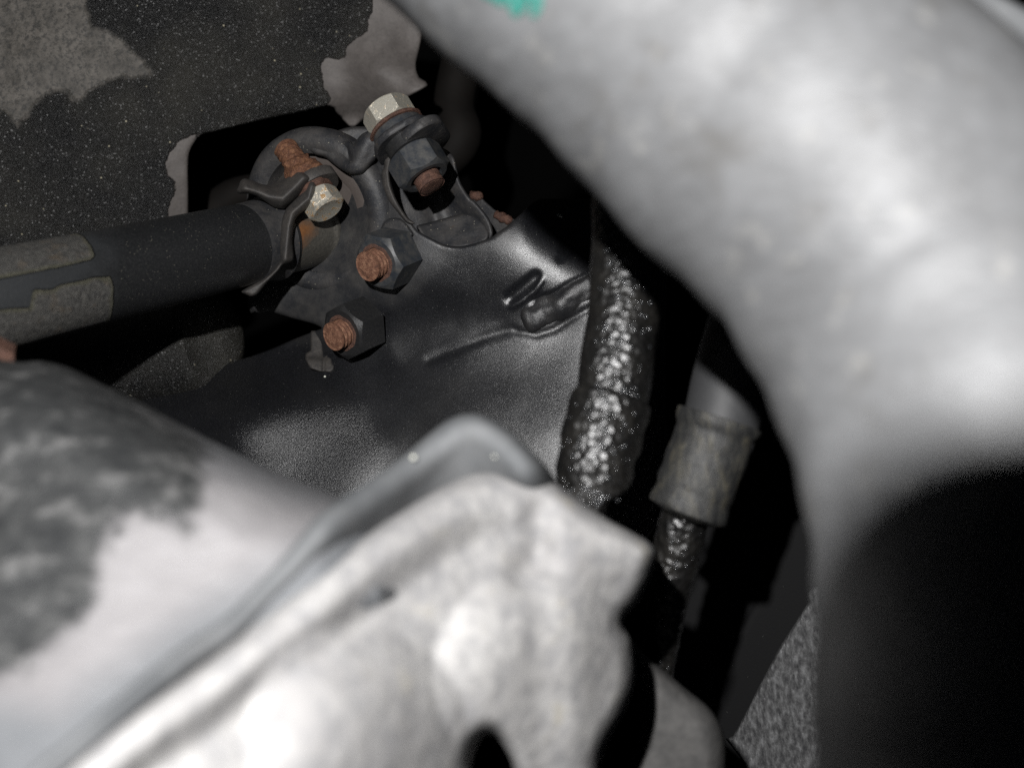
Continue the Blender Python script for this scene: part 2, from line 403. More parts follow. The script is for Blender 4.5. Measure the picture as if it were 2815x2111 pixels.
    col = m.mix(m.ramp(n1, [(.35, 0.0), (.65, 1.0)]), (.30, .293, .290), (.43, .422, .412)); col = m.mix(m.ramp(n2, [(.38, .6), (.56, 0.0)]), col, (.21, .21, .217))
    col = m.mix(m.ramp(m.noise(.2, 4), [(.62, 0.0), (.75, .6)]), col, (.40, .37, .30))
    m.set(col, .8, .0, spec=.25); m.bump((n2, .4, .6), (n1, .15, 1.5)); MAT['cast'] = m.m
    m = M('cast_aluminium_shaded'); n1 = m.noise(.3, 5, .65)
    m.set(m.mix(m.ramp(n1, [(.35, 0.0), (.65, 1.0)]), (.062, .061, .060), (.10, .097, .094)), .75, spec=.2); m.bump((n1, .5, .8)); MAT['cast2'] = m.m  # darker copy of the cast aluminium; shade put into its colour
    # big pale pipe with dark flaked coating
    m = M('pale_pipe_flaked')
    n1 = m.noise(.06, 5, .6); pale = m.mix(m.ramp(n1, [(.35, 0.0), (.65, 1.0)]), (.18, .173, .176), (.235, .227, .230))
    st = m.mask('coating', 26, 120, .2, 8, 14, .74)
    dn = m.noise(.26, 6, .66, .4, stretch=((1, 1, 1.6), (0, .5, 0)))
    dark = m.ramp(dn, [(.36, (.018, .019, .020)), (.54, (.040, .041, .041)), (.72, (.14, .138, .137))])
    edge = m.mask('shade_grey', 60, 30, .08, 4); pale = m.mix(edge, pale, (.125, .13, .137))  # shading beside the arm put into the colour; upper edge greyer too
    m.set(m.mix(st, pale, dark), .5, spec=.5); m.bump((dn, .4, .8), (n1, .3, 2.0)); MAT['pipe'] = m.m
    m = M('grey_rubber_arm'); n1 = m.noise(.12, 5, .6)
    col = m.mix(m.ramp(n1, [(.35, 0.0), (.65, 1.0)]), (.105, .110, .115), (.16, .164, .168))
    m.set(col, .75, spec=.25); m.bump((n1, .15, 1.2)); MAT['arm'] = m.m
    m = M('pale_fleck_glint'); m.set((.7, .7, .62), .25); MAT['fleck_glint'] = m.m  # pale colour of the paint flecks, and of glints drawn as blobs
    # greasy hoses
    m = M('greasy_black_hose'); n1 = m.noise(.9, 4, .6); n2 = m.vor(1.15)
    col = m.mix(m.ramp(m.noise(.25, 4), [(.4, 0.0), (.7, 1.0)]), (.007, .0068, .0066), (.015, .014, .0125))
    m.set(col, .33, spec=.8); m.bump((m.vor(.8), .6, .6), (n1, .4, .5)); MAT['grease'] = m.m
    m = M('oil_glint'); m.set((.03, .033, .037), .24, .0, spec=1.0, ior=1.9); MAT['beads'] = m.m  # glossy beads added so the flash shows as glints of the oil film
    m = M('smooth_black_rubber'); m.set(m.mix(m.noise(1.2, 4), (.028, .029, .031), (.043, .043, .044)), .6); m.bump((m.noise(1.8, 4), .3, .15)); MAT['rubber'] = m.m
    m = M('mossy_crimp_sleeve'); n1 = m.noise(.35, 6, .7, .4, stretch=((1.8, 1.8, .5), (0, .25, 0)))
    col = m.ramp(n1, [(.34, (.013, .0135, .014)), (.5, (.030, .030, .029)), (.68, (.078, .071, .052))])
    m.set(col, .55); m.bump((n1, .6, .5), (m.noise(2.0, 4), .4, .25)); MAT['moss'] = m.m
    m = M('speckled_casting'); n1 = m.noise(1.0, 4, .6, stretch=((1.2, 1.2, .45), (0, .1, 0)))
    m.set(m.ramp(n1, [(.34, (.045, .045, .047)), (.5, (.095, .095, .096)), (.68, (.19, .192, .195))]), .45, .1); m.bump((n1, .8, .6)); MAT['speck'] = m.m
    m = M('matt_black_plastic'); n1 = m.noise(2.8, 3)
    sp = m.ramp(m.vor(.5), [(.012, 1.0), (.03, 0.0)])
    m.set(m.mix(sp, m.mix(n1, (.004, .004, .0045), (.008, .008, .0085)), (.4, .4, .35)), .7, spec=.2); m.bump((n1, .4, .12)); MAT['plastic'] = m.m
    m = M('bay_black'); m.set(m.mix(m.noise(.1, 3), (.0008, .0008, .0008), (.0016, .0016, .0016)), .95, spec=.1); MAT['void'] = m.m  # near-black colour stands in for the unlit depth of the bay
    m = M('dark_brown_metal'); m.set(m.mix(m.noise(.15, 4), (.003, .0025, .0022), (.012, .010, .0085)), .75, spec=.2); MAT['dim'] = m.m
build_materials()

# ================================================================== setting
def bay_wall():
    V = []; nx, nz_ = 24, 18
    for j in range(nz_):
        for i in range(nx):
            u, v = i / (nx - 1) * 2 - 1, j / (nz_ - 1) * 2 - 1
            V.append((u * 330, 470 - 210 * abs(u) ** 3 - 150 * abs(v) ** 3 + 6 * mn.noise(Vector((u * 4, v * 4, 1))), v * 280))
    fs = [[j * nx + i, j * nx + i + 1, (j + 1) * nx + i + 1, (j + 1) * nx + i] for j in range(nz_ - 1) for i in range(nx - 1)]
    o = mk('background_wall', V, fs, MAT['void']); props(o, 'unlit black depth of the engine bay behind everything', kind='structure')
bay_wall()

# ================================================================== gritty body panel, top left
panel = empty('body_panel', P(500, 300, 285), 'black grit coated body panel with peeled dusty brown patches and cut-out corner', 'body panel')
out = Z2((-160, -120), (1960, -120), (2010, -10), (2060, 60), (2137, 150), (2130, 230), (2108, 330), (2125, 395), (2170, 432), (2050, 500), (1900, 560), (1845, 605), (1785, 645), (1735, 605), (1700, 565), (1668, 538),
         (1500, 575), (1350, 605), (1200, 640), (1090, 668), (1020, 685), (985, 725), (960, 775), (954, 850), (955, 950), (955, 1100), (955, 1300), (500, 1400), (-160, 1500))
zf = tps([(0, 0, 262), (600, 0, 272), (1100, 0, 280), (0, 600, 264), (500, 500, 276), (500, 300, 272), (880, 330, 284), (500, 620, 280), (950, 150, 283), (1040, 200, 279), (1150, 150, 283), (1150, 250, 278), (1000, 320, 290)])
fold = Z2((1600, -100), (1660, 300), (1700, 520))
zpan = lambda x, y: zf(x, y) + 3 * np.exp(-((y - 330) / 30) ** 2) * (x > 560) * np.clip((x - 560) / 200, 0, 1)
bare = [Z2((-200, -120), (428, -120), (440, 30), (470, 120), (520, 150), (600, 190), (650, 240), (705, 290), (760, 340), (785, 395), (700, 405), (620, 390), (545, 410), (510, 440), (440, 470), (410, 515), (360, 505), (335, 470), (280, 455), (225, 475), (200, 520), (150, 580), (92, 640), (55, 610), (30, 575), (-200, 560)),
        Z2((1893, -120), (1885, 60), (1862, 110), (1862, 160), (1795, 205), (1755, 240), (1755, 285), (1705, 300), (1655, 290), (1622, 320), (1635, 400), (1642, 455), (1672, 490), (1662, 530), (1660, 700), (2300, 700), (2300, -120)),
        Z2((1010, 680), (930, 700), (885, 740), (850, 790), (835, 830), (850, 895), (888, 915), (880, 990), (862, 1020), (850, 1100), (990, 1150), (990, 680))]
worn = [Z2((-200, -120), (420, -120), (700, 280), (640, 380), (420, 440), (200, 430), (-200, 420))]
relief('panel_sheet', out, zpan, MAT['grit'], panel, thick=1.6, rim=(7, 1.4), step=11, masks={'bare': bare[1:], 'soft': bare[:1]}, noise=[(.05, .8)], smooth=True)

# gritty round tube lower left, behind the clamped tube
def gritty():
    c = [P(-120, 1070, 290), P(300, 985, 280), P(560, 935, 274), P(612, 928, 272)]
    o = tube('gritty_tube', c, [14, 14, 14, 14], MAT['grit'], seg=64, step=1.2, round_end=(0, 4), masks={'bare': [[(5000, 5000), (5001, 5000), (5001, 5001)]], 'soft': [[(5000, 5000), (5001, 5000), (5001, 5001)]]})
    props(o, 'round grit coated black tube end in shadow below the clamped tube', 'tube')
gritty()

# ================================================================== subframe
NA = np.array([-.53, -.73, -.32]); NA /= np.linalg.norm(NA)      # axis of the two studs, towards the camera
sub = empty('subframe', P(1250, 950, 240), 'black painted subframe member with curved saddle, pressed dimples and a thick weld', 'subframe')
body = S1((683, 850), (700, 857), (721, 862), (748, 859), (803, 875), (860, 890), (885, 902), (868, 909), (814, 930), (730, 965), (640, 994), (480, 1030), (336, 1068), (200, 1105), (60, 1150),
          (100, 1400), (500, 1480), (1000, 1500), (1500, 1500), (1800, 1450), (1830, 900), (1830, 560), (1720, 548), (1638, 549)) + \
       [(1508, 546), (1475, 551), (1454, 565), (1430, 590), (1410, 608), (1402, 616), (1364, 643), (1355, 650), (1329, 661), (1293, 672), (1257, 677), (1221, 672), (1185, 655), (1148, 634), (1127, 607), (1100, 570),
        (1083, 530), (1074, 495), (1070, 470), (1072, 452), (1076, 434), (1066, 418), (1054, 412), (1035, 435), (1014, 462), (980, 470), (920, 440), (850, 430), (760, 440), (700, 520), (680, 620), (678, 700)]
zs = tps([(683, 850, 265), (720, 600, 264), (760, 440, 264), (860, 560, 263), (1034, 725, 249), (940, 800, 256), (880, 890, 260), (1000, 500, 250), (1070, 440, 244), (1090, 560, 246), (1150, 700, 244.2),
          (1220, 700, 243.2), (1300, 720, 241.3), (1350, 680, 239.4), (1400, 640, 238.8), (1440, 620, 238.6), (1480, 680, 238.2), (1540, 760, 237.8), (1620, 820, 237.2), (1475, 580, 242.2), (1510, 555, 246.5), (1560, 550, 250), (1640, 560, 252), (1540, 640, 241.2), (1600, 690, 240),
          (1700, 640, 246), (1750, 800, 239.5), (1400, 760, 239.4), (1380, 850, 242), (1250, 800, 243.8), (1250, 880, 246.2), (1150, 920, 249.5), (1040, 1000, 252.5), (1380, 890, 243.2), (1500, 850, 239.8),
          (1120, 1020, 248.6), (1280, 965, 244.9), (1400, 930, 242.4), (1550, 890, 239.6), (1150, 1100, 246), (1300, 1040, 243.2), (1500, 980, 239.8), (1650, 930, 237.2), (1250, 1200, 240.2), (1500, 1180, 235.4), (1200, 1350, 240.5),
          (336, 1068, 279), (480, 1030, 277), (640, 995, 275), (814, 932, 268), (400, 1130, 266), (560, 1090, 262), (700, 1070, 258), (850, 1050, 256), (640, 1130, 253.5), (760, 1130, 250.2),
          (900, 1130, 249.8), (700, 1190, 247.3), (800, 1200, 248.2), (920, 1200, 247.6), (1050, 1150, 247.5), (800, 1280, 247.4), (950, 1290, 244.2), (550, 1220, 254), (600, 1350, 250), (900, 1400, 243), (200, 1200, 270)], 2.5e-3)
def zbody(x, y):
    z = zs(x, y)
    q = np.stack([x, y], 1)
    z += .35 * np.exp(-(dist(q, [(1180, 990), (1260, 957), (1340, 925), (1410, 905)], False) / 13) ** 2)            # valley line under the shoulder
    z += .75 * ridge(x, y, ZG((260, 1150), (400, 1040), (550, 920)), 15, 3) - .55 * ridge(x, y, ZG((290, 1250), (430, 1170), (560, 1060), (620, 950)), 6, 2)
    z += .9 * ridge(x, y, ZG((900, 600), (1040, 430)), 17, 3) + .7 * ridge(x, y, ZG((830, 710), (960, 620), (1060, 500)), 8, 2)
    z += .4 * ridge(x, y, ZG((340, 1540), (560, 1580), (760, 1520), (960, 1390), (1180, 1270)), 8, 2) + .6 * ridge(x, y, ZG((500, 1190), (760, 1130), (950, 1000), (1180, 880)), 8, 2)
    return z
relief('beam_shell', body, zbody, MAT['paint'], sub, thick=4, rim=(9, 1.2), step=8.5, noise=[(.06, .12)],
       masks={'dusty': [S1((640, 900), (900, 925), (985, 840), (1120, 800), (1200, 700), (1400, 660), (1400, 560), (1100, 300), (600, 300))], 'gritty': [S1((600, 1110), (760, 1080), (1000, 1120), (1050, 1230), (950, 1400), (700, 1400))]})
def bead(s, th, p):
    return .75 * np.array([mn.fractal(Vector((math.cos(a) * .9, math.sin(a) * .9, s * .24)), 1, 2, 4) for a in th]) 
wp = [(400, 1440), (500, 1400), (640, 1330), (800, 1260), (960, 1170), (1100, 1090), (1250, 1010), (1500, 900)]
wpx = ZG(*wp); zz = zbody(np.array([p[0] for p in wpx]), np.array([p[1] for p in wpx]))
tube('weld_bead', [P(x, y, z + 2.3) for (x, y), z in zip(wpx, zz)], [2.8, 3.7, 3.9, 3.8, 3.6, 3.3, 3.0, 2.8], MAT['paint'], sub, seg=36, step=.45, disp=bead, flat=1.0, round_end=(1.8, 0))
c = ZG((815, 230))[0]; zc = zbody(np.array([c[0]]), np.array([c[1]]))[0]
def blob(name, px, py, z, rx, ry, rd, mat, parent, rot=0.0, seg=20, **kw):
    V, fs = [], []; n = 10; ca, sa = math.cos(rot), math.sin(rot); C = P(px, py, z)
    for i in range(n + 1):
        a = math.pi * i / n
        for j in range(seg):
            t = 2 * math.pi * j / seg; x, y, d = math.sin(a) * math.cos(t) * rx, math.sin(a) * math.sin(t) * ry, math.cos(a) * rd
            V.append(C + np.array([x * ca - y * sa, d, -(x * sa + y * ca)]))
    for i in range(n):
        for j in range(seg): k = (j + 1) % seg; fs.append([i * seg + j, (i + 1) * seg + j, (i + 1) * seg + k, i * seg + k])
    return mk(name, V, fs, mat, parent, **kw)
blob('paint_fleck', c[0], c[1], zc + .1, .95, .55, .35, MAT['fleck_glint'], sub, rot=.35)
c = ZE((405, 1300))[0]; blob('paint_fleck', c[0], c[1], zbody(np.array([c[0]]), np.array([c[1]]))[0], .28, .24, .3, MAT['fleck_glint'], sub)
# little locating tab
relief('tab', ZE((185, 640), (200, 605), (300, 600), (420, 700), (440, 760), (515, 950), (515, 1090), (550, 1110), (555, 1180), (500, 1240), (330, 1230), (180, 1180), (105, 1040), (110, 950), (185, 900)),
       lambda x, y: 262 - (y - 920) / 80 * 4 + .9 * np.exp(-((x - 890) / 3.5) ** 2) - 1.4 * (1 / (1 + np.exp(-(y - 985) / 3))), MAT['clamp'], sub, thick=6, rim=(6, 1.2), step=4, smooth=False)
# bracket yoke inside the saddle
yoke = [ZB(p)[0] for p in [(620, 900), (760, 760), (1100, 700), (1380, 800), (1490, 850), (1590, 950), (1625, 1050), (1650, 1180), (1700, 1350), (1830, 1560)]] + [ZF(p)[0] for p in [(1480, 420), (1640, 610), (1715, 750), (1742, 930), (1600, 1080), (1200, 1180), (700, 1050), (300, 700), (80, 200)]]
def zy(x, y):
    t = 255.5 + 0 * x
    d = dist(np.stack([x, y], 1), [ZB(p)[0] for p in [(1600, 950), (1640, 1180), (1700, 1350), (1830, 1560)]] + [ZF(p)[0] for p in [(1480, 420), (1640, 610), (1715, 750), (1742, 930)]], False)
    t = t + 6.5 * (1 - np.exp(-(d / 45) ** 2)) - .05 * (x - 1200) * .4
    t = t - 1.6 * ridge(x, y, ZF((780, 300), (860, 700)), 22, 2)
    return t
relief('yoke', yoke, zy, MAT['steel'], sub, thick=3, rim=(9, 1.6), step=6, noise=[(.1, .3)])
relief('yoke_pocket', ZF((585, 785), (750, 735), (950, 680), (1150, 625), (1300, 595), (1430, 610), (1560, 690), (1650, 800), (1690, 930), (1600, 1040), (1400, 1100), (1100, 1130), (800, 1050), (640, 900)),
       lambda x, y: 256 - (y - 590) * .05 + ((x - 1250) / 60) ** 2 * -.5, MAT['steel'], sub, thick=3, rim=(8, 1.6), step=5, noise=[(.2, .3)])
relief('rusted_gusset', ZF((1330, 300), (1400, 312), (1470, 308), (1560, 345), (1650, 430), (1750, 520), (1850, 590), (1960, 650), (2080, 680), (2080, 800), (1900, 950), (1700, 1000), (1600, 800), (1450, 560)),
       lambda x, y: 270 - (x - 1300) * .05, MAT['steel'], sub, thick=2, rim=(5, 1.0), step=5, smooth=False)
# thin rust lips along the gusset
for a in ([(1385, 322), (1450, 318), (1530, 345), (1560, 385)], [(1760, 590), (1850, 640), (1960, 690), (2040, 705)]):
    q = ZF(*a); tube('rust_edge', [P(x, y, 270 - (x - 1300) * .05 - .2) for x, y in q], [.7, 1.1, 1.1, .6], MAT['rust_dark'], sub, seg=12, step=.5, round_end=(.6, .6), disp=lambda s, th, p: .25 * np.sin(th * 2 + s * 3))
# bushing ring
RA = np.array([-.36, -.815, -.29]); RC = P(862, 590, 253.5)
lathe('bushing_ring', RC, RA, [(-9, 17), (-6, 19), (-3, 19.6), (-1.2, 19.3), (0, 18.3), (.5, 16.8), (.45, 15.4), (-.3, 14.4), (-.5, 13.9), (-3, 13.4), (-5, 12.8), (-6.5, 12.2)], MAT['steel'], sub, seg=96, sharp=50)
lathe('bushing_face', RC, RA, [(-8, 12), (-4.6, 13.2), (-3.6, 13.0), (-3.3, 11.5), (-3.8, 9.5), (-5, 9.0)], MAT['bush'], sub, seg=80)
# leaf shaped strap between ring and pinch bolt, and the raised rib behind it
relief('strap', [ZA(p)[0] for p in [(1150, 330), (1280, 160), (1400, 135), (1560, 150), (1700, 190), (1800, 210)]] + [ZB(p)[0] for p in [(60, 760), (120, 680), (210, 590), (340, 550), (440, 590), (520, 680), (600, 770), (520, 860), (430, 960), (300, 1110), (200, 1210), (100, 1225)]] + [ZA(p)[0] for p in [(1800, 720), (1650, 650), (1500, 540), (1400, 460), (1250, 420)]],
       lambda x, y: 246.5 - (x - 900) * .034 + 2.2 * np.exp(-(dist(np.stack([x, y], 1), ZA((1330, 120), (1700, 350), (1760, 480)), False) / 9) ** 2) - 2.5 * ridge(x, y, ZB((250, 700), (60, 1050)), 34, 2), MAT['steel'], sub, thick=4, rim=(12, 2.6), step=5, noise=[(.12, .35)])
relief('back_strap', ZA((1300, 200), (1480, 110), (1600, 50), (1750, 5), (1900, -10), (2100, 20), (2200, 200), (2000, 400), (1600, 400)), lambda x, y: 262 + 0 * x, MAT['steel'], sub, thick=3, rim=(8, 2), step=6)
relief('saddle_limb', ZB((520, 850), (600, 800), (670, 830), (660, 950), (625, 1080), (612, 1200), (640, 1400), (700, 1560), (800, 1740), (900, 1880), (1000, 1960), (880, 1960), (740, 1800), (600, 1620), (520, 1450), (488, 1300), (490, 1180), (530, 1080), (500, 950)),
       lambda x, y: zbody(x, y) - 1.6, MAT['clamp'], sub, thick=3, rim=(8, 1.8), step=4)

relief('boss_lobe', ZD((1250, 200), (1280, 80), (1370, 10), (1500, -5), (1600, 40), (1700, 160), (1750, 260), (1600, 330), (1350, 280)), lambda x, y: zbody(x, y) - 1.8, MAT['steel'], sub, thick=3, rim=(8, 1.8), step=4)

# ================================================================== fasteners
def stud_nut(O, a, rot, m_nut, label, out_len, r=3.3):
    e = empty('hex_nut', O, label, 'nut', 'hex nuts on rusty studs')
    hexa('nut', O, a, -7.6, 0, 11.6, m_nut, e, rot=rot, hint=(1, 0, 0), hole=3.5, hole_depth=.8, ch0=False)
    lathe('rust_ring', O, a, [(-.6, r * 1.0), (.06, r * 1.02), (.12, r * 1.12), (.02, r * 1.28), (-.3, r * 1.3)], MAT['rust_dark'], e, hint=(1, 0, 0), rfun=lambda t, rr, th: (rr + .14 * np.sin(th * 3 + 1) + .08 * np.sin(th * 8), np.full(len(th), t)))
    thread('stud', O, a, -2.0, out_len, r, MAT['stud'], e, hint=(1, 0, 0), jag=.12)
    return e
def rotf(a, deg, hint): return math.radians(deg)
O1 = P(1036, 723, 241); O2 = P(941, 916, 247)
stud_nut(O1, NA, math.radians(30), MAT['nut'], 'upper dusty black hex nut on a rusty orange stud, beside the tube clamp', 3.2)
NA2 = np.array([-.56, -.70, -.30]); NA2 /= np.linalg.norm(NA2)
stud_nut(O2, NA2, math.radians(2), MAT['nut2'], 'lower glossy black hex nut on a coppery rusty stud, above the small tab', 2.9, 3.25)

def camdir(O): return -np.asarray(O) / np.linalg.norm(O)
# pinch bolt above the saddle
O = P(1152, 455, 239); a = np.array([.50, -.20, -.84]); a /= np.linalg.norm(a); hint = np.array([.04, -.99, -.135])
pb = empty('pinch_bolt', O, 'large rusty bright zinc bolt with dark hex nut, through the ears above the saddle', 'bolt')
hexa('head', O, a, -16.2, -10.9, 9.9, MAT['zinc'], pb, rot=0, hint=hint)
lathe('flange', O, a, [(-11.0, 5.2), (-10.9, 6.0), (-10.5, 6.4), (-10.0, 6.3), (-9.9, 5.6)], MAT['rust_dark'], pb, hint=hint)
lathe('washer', O, a, [(-9.9, 5.2), (-9.8, 5.9), (-8.2, 6.0), (-8.1, 5.2)], MAT['nut'], pb, hint=hint)
lathe('spacer', O, a, [(-7, 5.2), (-6.6, 4.8), (-3.9, 4.8), (-3.5, 5.1)], MAT['nut2'], pb, hint=hint)
hexa('nut', O, a, -3.4, 3.4, 11.0, MAT['nut'], pb, rot=math.radians(-12), hint=hint, hole=3.5, hole_depth=.6)
thread('stud_end', O, a, 1.5, 5.9, 3.1, MAT['rust_dark'], pb, hint=hint, pitch=1.5, depth=.2, endr=.8, jag=.2)
# ears of the bracket that the bolt passes
au, uu, vv = frame(a, hint)
def ear(name, t0, t1, pts, mat, parent):
    """plate of outline pts (mm in the plane square to the bolt) between t0 and t1"""
    q = catmull(pts, .6); ins = q * .955
    V = []
    for t, s in ((t0, ins), (t0 + .35, q), (t1 - .35, q), (t1, ins)):
        for p in s: V.append(O + t * au + p[0] * uu + p[1] * vv)
    n = len(q); fs = [[k * n + j, k * n + (j + 1) % n, (k + 1) * n + (j + 1) % n, (k + 1) * n + j] for k in range(3) for j in range(n)]
    fs += [list(range(n))[::-1], [3 * n + j for j in range(n)]]
    return mk(name, V, fs, mat, parent, None, 40)
ear('ear', -8.1, -6.5, [(4.3, -6), (6.1, -3), (6.4, 0), (6.1, 3), (4, 5.8), (-2, 7.2), (-8, 6), (-10, 0), (-8, -6), (-2, -7.5)], MAT['steel'], sub)
ear('ear', -6.3, -4.0, [(4.6, .2), (6.2, -2.5), (6.4, -6), (4.2, -8.8), (-1, -9.4), (-6, -9), (-9, -5), (-8, 1), (-3, 2.5), (2, 1.5)], MAT['steel'], sub)

# ================================================================== tube and its clamp
T1, T2, T3 = np.array([-93.3, 200, 15.4]), np.array([-80.4, 220, 21.9]), np.array([-56.8, 249, 32.5])
td = (T3 - T1) / np.linalg.norm(T3 - T1)
tu = empty('cross_tube', T3, 'matt black cross tube with two worn grey green adhesive patches, held by the clamp', 'tube')
res = [Z2((-100, 1180), (0, 1228), (140, 1200), (290, 1170), (360, 1165), (420, 1195), (465, 1250), (483, 1295), (460, 1318), (330, 1350), (150, 1385), (0, 1415), (-100, 1430)),
       Z2((-100, 1600), (0, 1570), (60, 1560), (150, 1560), (165, 1480), (180, 1465), (260, 1470), (310, 1440), (400, 1425), (470, 1405), (560, 1400), (575, 1450), (575, 1540), (560, 1625), (520, 1700), (300, 1800), (-100, 1900))]
tube('tube_body', [T1 - td * 60, T1 - td * 20, T1, T2, T3, T3 + td * 3], [9.3, 9.3, 9.25, 9.15, 9.0, 9.0], MAT['tube'], tu, seg=160, step=.45, masks={'residue': res, 'dusty_end': [S1((-300, 500), (230, 500), (290, 700), (250, 900), (-300, 1200))]})
tube('tube_end', [T3 + td * 2.5, T3 + td * 10, T3 + td * 14.5, T3 + td * 15, T3 + td * 19], [8.8, 8.8, 8.8, 9.3, 9.2], MAT['tube_end'], tu, seg=72, step=.6, round_end=(0, 3.0),
     masks={'rusty': [ZC((960, 160), (1060, 60), (1150, 60), (1250, 160), (1200, 260), (1100, 330), (1020, 480), (960, 540))]})
tube('collar', [T3 - td * 5, T3 - td * 4, T3 - td * 1, T3 + td * 1.5, T3 + td * 2.4], [9.0, 9.1, 9.2, 9.5, 9.8], MAT['steel'], tu, seg=96, step=.5)
cl = empty('tube_clamp', P(760, 600, 240), 'bent dusty steel clamp wrapped round the end of the black tube', 'clamp')
up = ZA((60, 960), (95, 880), (115, 820), (180, 780), (300, 812), (430, 862), (560, 880), (650, 840), (745, 730), (850, 655), (955, 618), (1050, 665), (1120, 715), (1210, 760), (1190, 850), (1110, 960), (1000, 1075), (850, 1190), (750, 1238), (620, 1215), (480, 1120), (380, 1055), (250, 1015), (90, 1010))
relief('saddle', up, lambda x, y: 239.2 + (x - 650) * .018 + 2.6 * ridge(x, y, ZA((560, 860), (700, 820), (900, 640)), 10, 2) - 4.0 * ridge(x, y, ZA((200, 930), (560, 1050), (760, 1080), (950, 900), (1080, 760)), 22, 2), MAT['clamp'], cl, thick=6, rim=(14, 3.0), step=4.5, noise=[(.15, .25)])
band = [ZA(p)[0] for p in [(1160, 840), (1215, 815), (1262, 870), (1275, 960), (1288, 1060), (1240, 1140), (1150, 1215), (1040, 1305), (965, 1380), (935, 1470), (915, 1600)]] + [ZC(p)[0] for p in [(905, 330), (915, 480), (925, 590), (905, 650), (840, 690), (760, 715), (705, 790), (620, 880), (520, 980), (440, 1080), (370, 1160), (285, 1192), (205, 1165), (130, 1120), (210, 1060), (330, 1000), (480, 915), (600, 815), (680, 720), (725, 640), (720, 500), (722, 330), (735, 150)]] + [ZA(p)[0] for p in [(745, 1420), (800, 1260), (900, 1150), (1020, 1030), (1120, 920)]]
relief('band', band, lambda x, y: 240.5 + np.clip((y - 700) / 120, 0, 1) * 1 - np.clip((800 - x) / 100, 0, 1) * 2 - 1.8 * ridge(x, y, [ZA(p)[0] for p in [(1200, 900), (1150, 1080), (900, 1300), (850, 1500)]] + [ZC(p)[0] for p in [(820, 400), (800, 620)]], 11, 2), MAT['clamp'], cl, thick=5.5, rim=(9, 1.8), step=4, back_inset=2)
# clamp bolt
O = P(888, 560, 243.5); a = np.array([.55, -.26, -.79]); a /= np.linalg.norm(a); hint = np.array([.08, -.99, -.06])
au, uu, vv = frame(a, hint)
cb = empty('clamp_bolt', O, 'small shiny zinc hex bolt with thick orange rust on its thread, through the tube clamp', 'bolt')
hexa('head', O, a, -2.6, 2.2, 7.7, MAT['zinc2'], cb, rot=math.radians(-6), hint=hint)
lathe('washer', O, a, [(-4.2, 3.2), (-4.1, 4.0), (-2.8, 4.1), (-2.6, 3.4)], MAT['rust_dark'], cb, hint=hint, rfun=lambda t, r, th: (r + .15 * np.sin(th * 7), np.full(len(th), t)))
def lump(t, r, th): return r + .35 * np.sin(th * 3 + t * 2.1) + .22 * np.sin(th * 7 - t * 3) + .15 * np.sin(th * 13 + t * 7), np.full(len(th), t)
lathe('rust_crust', O, a, [(-12.4, 2.4), (-11.8, 3.2), (-10.8, 3.6), (-9.8, 3.9), (-8.8, 4.3), (-7.8, 4.9), (-7.0, 4.8), (-6.4, 4.2)], MAT['rust'], cb, hint=hint, rfun=lump, sharp=70)
thread('thread', O, -a, 9, 17.0, 2.75, MAT['rust'], cb, hint=hint, pitch=1.1, depth=.22, endr=.8, jag=.35)
ear('clamp_ear', -6.8, -4.2, [(3.0, -4.0), (4.2, -1), (4.2, 2.6), (3.2, 4.6), (0, 5.0), (-4, 4.4), (-5.5, 0), (-5, -5), (0, -6.2)], MAT['clamp'], cl)

# ================================================================== greasy hose and sleeve hose
def pathpx(pts, z, wpx, k=1.2726):
    return [P(x * k, y * k, zz) for (x, y), zz in zip(pts, z)], [w_ * k / 2 / F * zz for w_, zz in zip(wpx, z)]
gh = empty('greasy_hose', P(1700, 900, 175), 'oily black hose with beads added for its glints, running down to a wrinkled sleeve', 'hose')
c, r = pathpx([(1352, 330), (1352, 440), (1350, 600), (1344, 700), (1330, 800), (1318, 870), (1300, 950)], [182, 180, 177, 175, 173, 172, 171], [140, 146, 150, 158, 160, 156, 150])
ghb = tube('hose_body', c, r, MAT['grease'], gh, seg=96, step=.8, disp=lambda s, th, p: .10 * np.sin(th * 3 + s * .5))
c2, r2 = pathpx([(1322, 855), (1308, 910), (1295, 960), (1284, 1010), (1283, 1060), (1288, 1090)], [171, 170, 169, 168, 168, 168], [172, 176, 172, 164, 150, 120])
tube('sleeve', c2, r2, MAT['grease'], gh, seg=96, step=.6, round_end=(.6, 2.2), disp=lambda s, th, p: .22 * np.array([mn.fractal(Vector((s * .6, math.cos(t) * 2.2, math.sin(t) * 2.2)), 1, 2, 3) for t in th]) + .12 * math.sin(s * 1.1))
c3, r3 = pathpx([(1285, 1050), (1270, 1100), (1255, 1180)], [169, 170, 172], [80, 76, 70])
tube('lower_pipe', c3, r3, MAT['grease'], gh, seg=48, step=.8)
